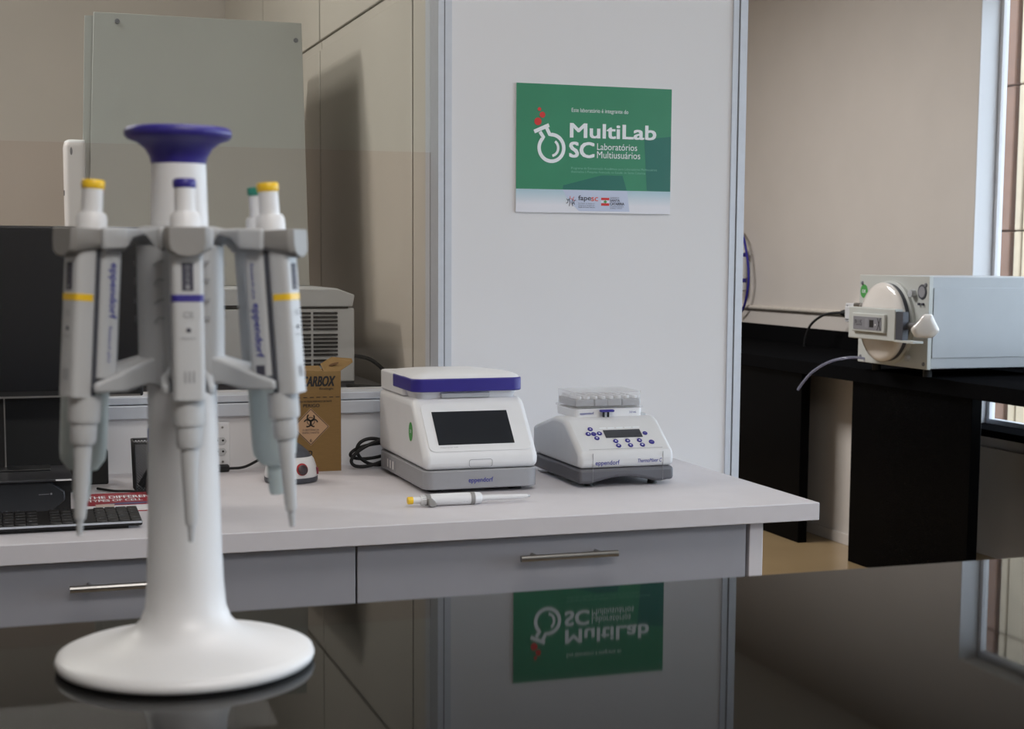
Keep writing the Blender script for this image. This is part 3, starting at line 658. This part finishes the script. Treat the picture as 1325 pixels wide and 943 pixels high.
# ------------------------------------------------------------------ wall outlet, plug and lead
wo = thing('wall_outlet', 'white double wall outlet plate on the low wall behind the pipette stand', 'outlet', (0.348, YB, 0.752))
B().box(0, .0600, -.006, -.0003, .004, .090).obj('cover_plate', plastic_white, wo, bevel=0.002)
B().box(.004, .056, -.004, -.0003, -.0015, .004).obj('plate_foot', plastic_grey, wo)
for z in (.033, .054):
    for x in (.012, .042):
        hx = [(-.012, -.007), (.007, -.007), (.012, 0), (.007, .007), (-.012, .007), (-.015, 0)]
        s_ = B().poly([(x + a, z + b) for a, b in hx], (0, -.0061, 0), FX, FZ, .0016).obj('socket', plastic_pip, wo, bevel=0.0005, seg=1)
        for dx in (-.0065, .0045): B().cyl((x + dx, -.0074, z + .001), (x + dx, -.0080, z + .001), .0022, seg=12).obj('socket_hole', ink_black, s_)
for z in (.014, .080): B().cyl((.046, -.0055, z), (.046, -.0072, z), .0022, seg=12).obj('screw', steel, wo)
tag(B().tube([(.375, 2.868, .757), (.405, 2.862, .757), (.43, 2.855, .760), (.460, 2.85, .775), (.480, 2.84, .786), (.484, 2.815, .765), (.470, 2.79, .757), (.462, 2.755, .757), (.470, 2.745, .758)], .0026, 8).obj('power_cable', rubber),
    'thin black lead from the wall outlet to the vortex mixer', 'cable')
tag(B().box(.368, .402, 2.860, 2.876, .7505, .7640).obj('power_plug', rubber, bevel=0.003), 'black power plug lying on the desk below the wall outlet', 'plug')

# ------------------------------------------------------------------ pen cup, pens, sponge, booklet
pc = thing('pen_cup', 'black wire mesh pen cup on the desk beside the pipette stand column', 'pen holder', (0.241, 2.682, 0.750))
PW, PH = .031, .0865
def tp(z): return PW * (0.92 + 0.08 * z / PH)
B().prism(rrect(-PW * .92, PW * .92, -PW * .92, PW * .92, .004, 3), 'z', 0, .003).obj('cup_floor', black_plastic, pc)
B().tube([(x, y, PH) for x, y in rrect(-PW, PW, -PW, PW, .004, 3)] + [(PW, PW - .004, PH)], .0020, 8, 0).obj('rim', black_plastic, pc)
ms = B()
def strand(p, q):
    p, q = Vector(p), Vector(q); d = (q - p).normalized(); n = Vector((0, 0, 1)).cross(d)
    n = n.normalized() * .00055 if n.length > 1e-4 else Vector((.0007, 0, 0)); m2 = d.cross(n).normalized() * .00055
    ms.loft([[p + n, p + m2, p - n, p - m2], [q + n, q + m2, q - n, q - m2]], cap=False)
n_ = 12
for side in range(4):
    m = Matrix.Rotation(PI / 2 * side, 4, 'Z')
    for k in range(-n_ * 2, n_ + 1):
        for sg in (1, -1):
            a = -1 + 2 * k / n_; b = a + 2 * 1.38
            lo_, hi_ = max(a, -1), min(b, 1)
            if hi_ <= lo_: continue
            z0, z1 = (lo_ - a) / (b - a) * PH, (hi_ - a) / (b - a) * PH
            strand(m @ Vector((sg * lo_ * tp(z0), -tp(z0), z0)), m @ Vector((sg * hi_ * tp(z1), -tp(z1), z1)))
mo = ms.obj('wire_mesh', black_plastic, pc, smooth=False); mo['kind'] = 'stuff'
for dx, dy in ((-1, -1), (1, -1), (-1, 1), (1, 1)):
    B().cyl((dx * PW * .91, dy * PW * .91, 0), (dx * PW * .985, dy * PW * .985, PH), .0014, seg=8).obj('corner_wire', black_plastic, pc)
pe = thing('pen', 'blue pen standing in the black mesh cup', 'pen', (0.243, 2.690, 0.7545))
B().axis_lathe([(0, 0), (.0015, 0), (.0042, .012), (.0042, .085), (0, .085)], (0, 0, 0), (-.02, -.02, 1), 12).obj('barrel', plastic_white, pe)
B().axis_lathe([(0, .060), (.0052, .060), (.0052, .100), (.0040, .1035), (0, .1035)], (0, 0, 0), (-.02, -.02, 1), 12).obj('cap', M('blue_pen_cap', (44, 66, 176), 0.35), pe)
tp_ = thing('marker', 'thick black marker leaning low inside the mesh cup', 'marker', (0.222, 2.676, 0.758))
B().axis_lathe([(0, 0), (.0055, 0), (.0060, .003), (.0060, .05), (0, .052)], (0, 0, 0), (.62, .15, 1), 12).obj('barrel', black_plastic, tp_); B().axis_lathe([(0, .05), (.0066, .05), (.0066, .060), (0, .061)], (0, 0, 0), (.62, .15, 1), 12).obj('cap', rubber, tp_)
bk = thing('booklet', 'red-covered book with white page edges lying beside the keyboard', 'book', (0.118, 2.462, 0.750), math.radians(-1))
B().box(0, .125, 0, .125, 0, .0015).obj('back_cover', red_print, bk); B().box(.001, .123, .001, .123, .0015, .0095).obj('pages', paper, bk); B().box(0, .125, 0, .125, .0095, .011).obj('front_cover', paper, bk)
B().box(.0, .125, .0, .125, .0111, .0116).obj('cover_print', red_print, bk)
text('lettering', 'THE DIFFERENT', ink_white, bk, (.006, .068, .0116), FX, (0, 1, 0), .110, .026, 0.01); text('lettering', 'TYPES OF CELL', ink_white, bk, (.006, .036, .0116), FX, (0, 1, 0), .085, .022, 0.01)
B().poly([(.02, .006), (.08, .004), (.12, .02), (.06, .024)], (0, 0, .0117), FX, (0, 1, 0), .0002).obj('cover_picture', M('blue_grey_print', (96, 92, 128), 0.5), bk, smooth=False)
tdp = thing('tape_holder', 'squat black rounded desk object standing on the red book', 'holder', (0.246, 2.560, 0.7622))
B().lathe([(0, 0), (.024, 0), (.0255, .003), (.0255, .024), (.022, .030), (.012, .031), (0, .0305)], 28).obj('body', black_plastic, tdp, ang=60)
B().lathe([(.0258, .010), (.0262, .010), (.0262, .012), (.0258, .012)], 28).obj('grip_ring', rubber, tdp)

# ------------------------------------------------------------------ keyboard
kb = thing('keyboard', 'flat black computer keyboard at the front edge of the desk', 'keyboard', (0.193, 2.305, 0.750))
KW, KD = .44, .100; tl = math.radians(3)
km = Matrix.Rotation(tl, 4, 'X')
kbm = B(); kbm.box(-KW, 0, 0, KD, .004, .012, km); kbm.obj('case', black_plastic, kb, bevel=0.003)
B().box(-KW + .002, -.001, -.0012, .0012, .0085, .0112, km).obj('front_edge_strip', alu, kb)
ft = B(); ft.box(-KW + .02, -.02, .006, .02, 0, .0052); ft.obj('foot_strip', rubber, kb)
ft = B(); ft.box(-KW + .02, -.02, .075, .095, 0, .009); ft.obj('foot_strip', rubber, kb)
keym = None
for i in range(26):
    for j in range(5):
        if i in (4, 8): continue
        x = -.009 - i * .0166; y = .012 + j * .0190
        if keym is None:
            ko_ = B().loft([[(a, b, 0) for a, b in rrect(-.0080, .0080, -.0092, .0092, .0012, 2)], [(a, b, .0016) for a, b in rrect(-.0074, .0074, -.0085, .0085, .0015, 2)]]).obj('key', M('keycap_black', (24, 24, 26), 0.4), kb, ang=30); keym = ko_
        else:
            ko_ = keym.copy(); C.objects.link(ko_); ko_.parent = kb
        ko_.location = km @ Vector((x, y, .0121)); ko_.rotation_euler = (tl, 0, 0)
        if (i + j) % 3 != 1 and i < 22:
            text('key_legend', 'QWERTASDFGZXCVB789456123'[(i * 5 + j) % 24], ink_grey, kb, km @ Vector((x - .004, y + .001, .0149)), FX, km.to_3x3() @ Vector((0, 1, 0)), .0034, .0042, off=0.0001)
B().box(-.062, -.034, KD - .006, KD + .010, .0145, .0153, km).obj('paper_note', M('buff_paper', (196, 178, 166), 0.7), kb)

# ------------------------------------------------------------------ mini computer, tower, monitor, speaker
mp = thing('mini_computer', 'flat black faceted mini computer under the monitor behind the keyboard', 'computer', (0.100, 2.470, 0.750))
B().box(-.40, 0, 0, .165, .0520, .0560).obj('top_plate', M('dark_grey_metal', (54, 54, 57), 0.35, 0.2, noise=0.05), mp, bevel=0.001, seg=1)
fx = [(-.38, .002), (-.035, .002), (-.012, .020), (-.012, .034), (-.035, .0515), (-.38, .0515)]
B().prism(fx, 'y', .010, .155).obj('body', M('charcoal_plastic', (38, 40, 44), 0.4, noise=0.05), mp, bevel=0.002, seg=2)
B().box(-.39, -.003, .020, .158, .0005, .052).obj('inner_case', black_plastic, mp)
B().box(-.026, -.002, -.0006, .001, .0530, .0552).obj('silver_label', paper, mp)
B().ribbon([(-.052, .0305), (-.036, .0310)], .0008, (0, .0098, 0), FX, FZ, .0003).obj('front_mark', ink_grey, mp, smooth=False)
B().cyl((-.033, .0102, .0312), (-.033, .0092, .0312), .0016, seg=10).obj('power_button', ink_grey, mp)
tw_ = thing('computer_tower', 'matt black computer case lying at the back of the desk below the monitor', 'computer', (0.115, 2.680, 0.750))
B().box(-.45, 0, 0, .20, .003, .170).obj('case', black_plastic, tw_, bevel=0.004)
for x in (-.42, -.03):
    B().box(x - .015, x + .015, .02, .05, 0, .0035).obj('foot', rubber, tw_)
B().box(-.44, -.01, -.003, .0005, .008, .163).obj('front_grille', M('grille_black', (12, 12, 13), 0.6, noise=0.2, scale=300), tw_)
spk = thing('speaker', 'small upright black speaker box at the end of the black case', 'speaker', (0.150, 2.770, 0.750))
B().box(-.030, .024, 0, .06, 0, .062).obj('cabinet', black_plastic, spk, bevel=0.003); B().cyl((-.003, .0005, .038), (-.003, -.0015, .038), .016, seg=24).obj('driver', rubber, spk)
mn = thing('monitor', 'large black flat monitor on a slim silver-edged stand behind the pipettes', 'monitor', (-0.04, 2.590, 0.8061))
MZ0, MZ1 = .118, .399
B().box(-.26, .262, 0, .022, MZ0, MZ1).obj('casing', black_plastic, mn, bevel=0.003)
B().box(-.254, .256, -.0016, .0005, MZ0 + .012, MZ1 - .006).obj('screen', M('monitor_screen', (17, 19, 23), 0.25, noise=0.05, scale=4), mn)
B().box(-.255, .257, -.0022, .0005, MZ0 + .0005, MZ0 + .0035).obj('chin_strip', steel, mn)
B().box(.012, .038, .024, .034, .002, .20).obj('stand_neck', black_plastic, mn)
for x in (.010, .040): B().box(x - .0012, x + .0012, .0215, .034, .002, .16).obj('neck_edge', steel, mn)
B().box(-.06, .11, -.02, .034, 0, .003).obj('stand_foot', black_plastic, mn, bevel=0.001)
tag(B().tube([(.150, 2.70, .7535), (.175, 2.665, .7535), (.20, 2.655, .7535), (.215, 2.640, .7535), (.228, 2.632, .7535)], .0022, 8).obj('mouse_cable', rubber), 'thin black cable running across the desk behind the red book', 'cable')

# ------------------------------------------------------------------ neighbouring room: table, instrument with raised cover, white column
tb_ = thing('side_table', 'dark grey topped table behind the inner window under the vented instrument', 'table', (-0.2, 3.7, 0))
B().box(-1.2, 1.02, -.70, .66, .838, .868).obj('table_top', M('dark_grey_laminate', (128, 128, 132), 0.3, noise=0.03), tb_, bevel=0.002)
for x, y in ((-1.15, -.65), (.97, -.65), (-1.15, .61), (.97, .61)): B().box(x - .02, x + .02, y - .02, y + .02, 0, .838).obj('leg', alu, tb_)
ins = thing('vented_instrument', 'grey lab instrument with side vents and a tall raised cover behind the inner window', 'lab device', (0.20, 3.30, 0.868))
B().box(0, .545, .004, .62, .012, .176).obj('housing', instr, ins, bevel=0.004)
B().prism([(.004, .179), (.54, .179), (.545, .205), (.505, .2195), (.004, .2195)], 'y', .0, .62).obj('upper_housing', instr, ins, bevel=0.003)
B().box(.02, .53, .002, .61, .1755, .1795).obj('housing_gap', dark_joint, ins)
B().box(0, .545, .01, .62, 0, .012).obj('base_strip', plastic_dgrey, ins)
slm = M('vent_dark', (40, 42, 44), 0.7)
for k in range(13):
    z = .1650 - .0088 * k - (.004 if k > 4 else 0) - (.004 if k > 10 else 0)
    for x0, x1 in ((.405, .446), (.452, .506)):
        B().box(x0, x1, -.0002, .006, z - .0022, z + .0022).obj('vent_slot', slm, ins)
B().box(.245, .332, -.0006, .006, .179, .183).obj('loading_slot', ink_black, ins)
B().box(.22, .335, -.003, .005, .04, .174).obj('front_door', instr, ins, bevel=0.002)
# raised cover: a deep hood with a leaning front sheet and its double edge
cv = B(); 
cv.loft([[(.030, .325, .22), (.495, .325, .22), (.495, .98, .22), (.030, .98, .22)], [(.045, .385, .842), (.494, .385, .842), (.494, .99, .842), (.045, .99, .842)]])
cvo = cv.obj('raised_cover', cover_m, ins, bevel=0.002)
B().loft([[(-.026, .300, .22), (.498, .300, .22), (.498, .310, .22), (-.026, .310, .22)], [(-.001, .372, .838), (.498, .372, .838), (.498, .384, .838), (-.001, .384, .838)]]).obj('cover_back_sheet', cover_m, cvo, smooth=False)
B().loft([[(-.012, .288, .22), (.500, .288, .22), (.500, .294, .22), (-.012, .294, .22)], [(.018, .360, .845), (.499, .360, .845), (.499, .366, .845), (.018, .366, .845)]]).obj('cover_sheet', cover_m, cvo, bevel=0.001)
for x, z in ((.070, .826), (.484, .803)): B().cyl((x, .361, z), (x, .353, z), .0055, seg=14).obj('bolt', alu_dark, cvo)
tag(B().tube([(.748, 3.36, .935), (.79, 3.33, .925), (.815, 3.24, .888), (.80, 3.20, .876), (.76, 3.22, .8745), (.72, 3.27, .8745)], .0045, 8).obj('power_cable', rubber), 'black cable looping beside the vented instrument behind the inner window', 'cable')
wc = thing('dispenser_column', 'tall narrow white rounded column behind the monitor beside the raised cover', 'dispenser', (0.166, 3.64, 0.868))
wrk = [[(x, y, z) for x, y in rrect(-.022 + d, .026, -.02 + d, .05, .012 - d * .3, 4)] for z, d in ((0, 0), (.535, 0), (.548, .003), (.552, .010))]
B().loft(wrk).obj('casing', plastic_white, wc, ang=50)
B().poly(circ(0, .525, .0028, 16, .009), (-.006, -.0202, 0), FX, FZ, .0006).obj('indicator', ink_grey, wc, smooth=False)
B().box(-.0235, -.0215, -.006, .004, .425, .437).obj('side_button', ink_dgrey, wc)

# ------------------------------------------------------------------ wall bench on the right
bn = thing('lab_bench', 'long black stone bench along the window wall with dark slab supports', 'bench', (3.03, 5.2, 0))
B().box(.015, .617, -2.2, 3.0, .697, .750).obj('bench_top', granite_dull, bn, bevel=0.002)
B().box(.600, .619, -2.2, 3.0, .7505, .828).obj('splashback', granite_dull, bn)
B().box(.035, .075, -.93, -.18, 0, .697).obj('slab_support', M('black_slab', (8, 8, 9), 0.2, noise=0.25, scale=200, spec=0.02), bn, bevel=0.002)
B().box(.035, .075, .205, 1.9, 0, .697).obj('slab_support', MATS['black_slab'], bn, bevel=0.002)
B().box(.208, .222, -.178, .62, .045, .690).obj('recess_panel', beige_wall, bn)
B().box(.200, .222, -.178, .62, 0, .044).obj('kick_board', beige_wall, bn, bevel=0.001)

# ------------------------------------------------------------------ autoclave (door looks along -X)
ac = thing('autoclave', 'grey table-top autoclave with round white door on the black bench', 'autoclave', (3.02, 4.66, 0.750))
AY0, AY1, AZ0, AZ1 = -.195, .250, .029, .350
B().box(.012, .52, AY0 + .004, AY1 - .004, AZ0 + .002, AZ1 - .002).obj('housing', autoc, ac, bevel=0.003)
B().box(.016, .50, AY0 + .0005, AY0 + .005, AZ0 + .040, AZ1 - .040).obj('side_sheet', autoc, ac, bevel=0.001)
B().box(-.004, .012, AY0, AY1, AZ0, AZ1).obj('front_plate', autoc_plate, ac, bevel=0.0015, seg=1)
for y, z in ((AY0 + .02, AZ0 + .018), (AY1 - .02, AZ0 + .02), (AY0 + .02, AZ1 - .03), (AY1 - .02, AZ1 - .03)):
    B().axis_lathe([(0, 0), (.0075, 0), (.006, .004), (0, .005)], (-.004, y, z), (-1, 0, 0), 14).obj('screw', alu_dark, ac)
for x, y in ((.04, AY0 + .06), (.04, AY1 - .06), (.46, AY0 + .06), (.46, AY1 - .06)): B().cyl((x, y, 0), (x, y, AZ0 + .003), .016, seg=16).obj('foot', rubber, ac)
DY, DZ = .030, .184
B().axis_lathe([(0, 0), (.148, 0), (.148, .012), (.140, .016), (0, .016)], (-.004, DY, DZ), (-1, 0, 0), 56).obj('door_flange', autoc_plate, ac)
B().axis_lathe([(0, .016), (.139, .016), (.139, .034), (0, .034)], (-.004, DY, DZ), (-1, 0, 0), 56).obj('door_gasket', plastic_dgrey, ac)
dr_ = B().axis_lathe([(0, .033), (.141, .033), (.142, .040), (.138, .047), (.120, .053), (.08, .058), (.03, .060), (0, .0605)], (-.004, DY, DZ), (-1, 0, 0), 56).obj('door', enamel, ac, ang=60)
brk = B().box(-.098, -.066, -.135, .165, .124, .236).obj('cross_bar', autoc_plate, ac, bevel=0.003)
B().box(-.100, -.058, -.250, -.137, .124, .131).obj('bar_tongue', autoc_plate, brk)
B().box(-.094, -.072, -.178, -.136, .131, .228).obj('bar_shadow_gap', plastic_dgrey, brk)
B().axis_lathe([(0, 0), (.014, 0), (.014, .10), (0, .10)], (-.064, -.150, .18), (-.1, -1, 0), 20).obj('locking_screw', steel, brk)
ky = B()
kpt = [(-.006, .045), (.021, .045), (.031, .022), (.048, -.010), (.026, -.036), (-.034, -.036), (-.049, -.006), (-.024, .020)]
lob = []
for k in range(8):       # rounded outline of the six-cornered handle
    a, b, c = Vector(kpt[k - 1]), Vector(kpt[k]), Vector(kpt[(k + 1) % 8])
    p, q = b.lerp(a, .25), b.lerp(c, .25)
    for t in range(4):
        t /= 3; lob.append(((1 - t) ** 2 * p + 2 * t * (1 - t) * b + t * t * q)[:])
km_ = Matrix.Translation((-.060, -.262, .180)) @ Vector((-.55, -.83, 0)).to_track_quat('Z', 'Y').to_matrix().to_4x4()
ky.loft([[(p * s_, q * s_, x) for p, q in lob] for x, s_ in ((-.012, .5), (-.004, .88), (.006, 1), (.018, 1), (.027, .9), (.031, .6))], mat=km_)
ky.obj('locking_knob', enamel, ac, ang=60)
dp = B().box(-.108, -.097, -.085, .125, .150, .216).obj('control_box', autoc_plate, ac, bevel=0.003)
B().box(-.1092, -.1075, -.068, .115, .158, .204).obj('control_label', M('label_grey', (128, 128, 134), 0.4), dp)
AYX, AZX = (0, -1, 0), (0, 0, 1)
text('lettering', 'PLUS', ink_black, dp, (-.1093, .104, .172), AYX, AZX, .046, .020)
B().box(-.1097, -.109, .018, .038, .166, .198).obj('keypad', ink_grey, dp); B().box(-.1099, -.109, -.018, .008, .168, .194).obj('display', ink_black, dp)
B().cyl((-.109, -.030, .178), (-.1098, -.030, .178), .003, seg=10).obj('lamp', paper, dp)
text('lettering', 'X', ink_black, dp, (-.1093, -.040, .159), AYX, AZX, .026, .044)
gg = B().axis_lathe([(0, 0), (.026, 0), (.026, .002), (.022, .003), (0, .003)], (-.004, -.155, .296), (-1, 0, 0), 28).obj('pressure_gauge', plastic_dgrey, ac)
B().axis_lathe([(0, .0031), (.019, .0031), (.019, .0036), (0, .0036)], (-.004, -.155, .296), (-1, 0, 0), 28).obj('gauge_dial', ink_grey, gg)
for y in (-.142, -.165): B().cyl((-.004, y, .254), (-.012, y, .254), .0045, seg=10).obj('lamp', ink_dgrey, ac)
B().axis_lathe([(0, 0), (.014, 0), (.013, .018), (0, .02)], (-.004, -.105, .290), (-1, 0, 0), 18).obj('valve_stub', plastic_lgrey, ac)
B().axis_lathe([(0, 0), (.011, 0), (.010, .014), (0, .015)], (-.004, -.085, .062), (-1, 0, 0), 18).obj('valve_stub', plastic_lgrey, ac)
B().axis_lathe([(0, 0), (.025, 0), (.025, .0006), (0, .0006)], (-.004, .218, .290), (-1, 0, 0), 28).obj('sticker', green_st, ac)
text('sticker_print', 'OK', ink_white, ac, (-.0048, .231, .284), AYX, AZX, .026, .012, 0.02)
B().cyl((-.05, .200, .240), (-.05, .160, .240), .009, seg=12).obj('hinge_pin', steel, brk)
hs = B().tube([(3.025, 4.86, .792), (2.970, 4.89, .795), (2.93, 4.96, .776), (2.90, 5.03, .735), (2.88, 5.07, .69), (2.87, 5.09, .66)], .0050, 10)
tag(hs.obj('drain_hose', hose_m), 'clear plastic hose hanging from the autoclave over the bench edge', 'hose')

# wall conduit, socket box, plug lead, filter cartridge
tag(B().tube([(3.640, 8.2, .905), (3.640, 5.99, .913)], .0105, 12, 0).obj('wall_conduit', M('conduit_paint', (206, 198, 188), 0.5)), 'painted round conduit running along the wall above the black bench', 'conduit')
sk = thing('socket_box', 'white surface-mounted socket box on the wall at the end of the conduit', 'outlet', (3.65, 5.93, 0.918))
B().box(-.045, 0, -.055, .055, -.042, .042).obj('box', plastic_white, sk, bevel=0.004); B().box(-.075, -.044, -.045, .010, -.030, .030).obj('adapter', plastic_white, sk, bevel=0.005)
for z in (-.03, .03): B().cyl((-.046, .035, z), (-.048, .035, z), .004, seg=10).obj('screw', alu_dark, sk)
pl = tag(B().tube([(3.615, 5.955, .915), (3.575, 5.985, .917), (3.53, 6.04, .905), (3.50, 6.10, .86), (3.49, 6.13, .80), (3.49, 6.14, .757)], .0058, 10).obj('power_cable', rubber), 'black cable plugged into the socket box, drooping to the black bench', 'cable')
tag(B().axis_lathe([(0, 0), (.016, 0), (.015, .02), (.009, .035), (0, .036)], (3.604, 5.956, .915), (-.75, .6, .05), 16).obj('power_plug', rubber), 'round black plug in the white socket box above the bench', 'plug')
fcx = thing('filter_cartridge', 'white water filter cartridge with blue bands on the wall past the white partition', 'filter', (3.60, 6.995, 0.98))
B().lathe([(0, 0), (.010, 0), (.012, .01), (.026, .016), (.027, .21), (.012, .225), (.010, .24), (0, .24)], 24).obj('body', plastic_white, fcx)
for z in (.055, .185): B().lathe([(.02, z), (.0285, z), (.0285, z + .020), (.02, z + .020)], 24).obj('band', navy, fcx)
B().box(.02, .05, -.006, .008, .08, .16).obj('wall_clip', plastic_lgrey, fcx)
tag(B().tube([(3.61, 7.05, 1.31), (3.60, 6.97, 1.25), (3.60, 6.920, 1.12), (3.60, 6.915, 1.02), (3.61, 6.97, .92), (3.62, 7.04, .87)], .0065, 8).obj('blue_hose', M('blue_hose', (46, 42, 140), 0.4)), 'thin blue hose curving past the water filter on the wall', 'hose')
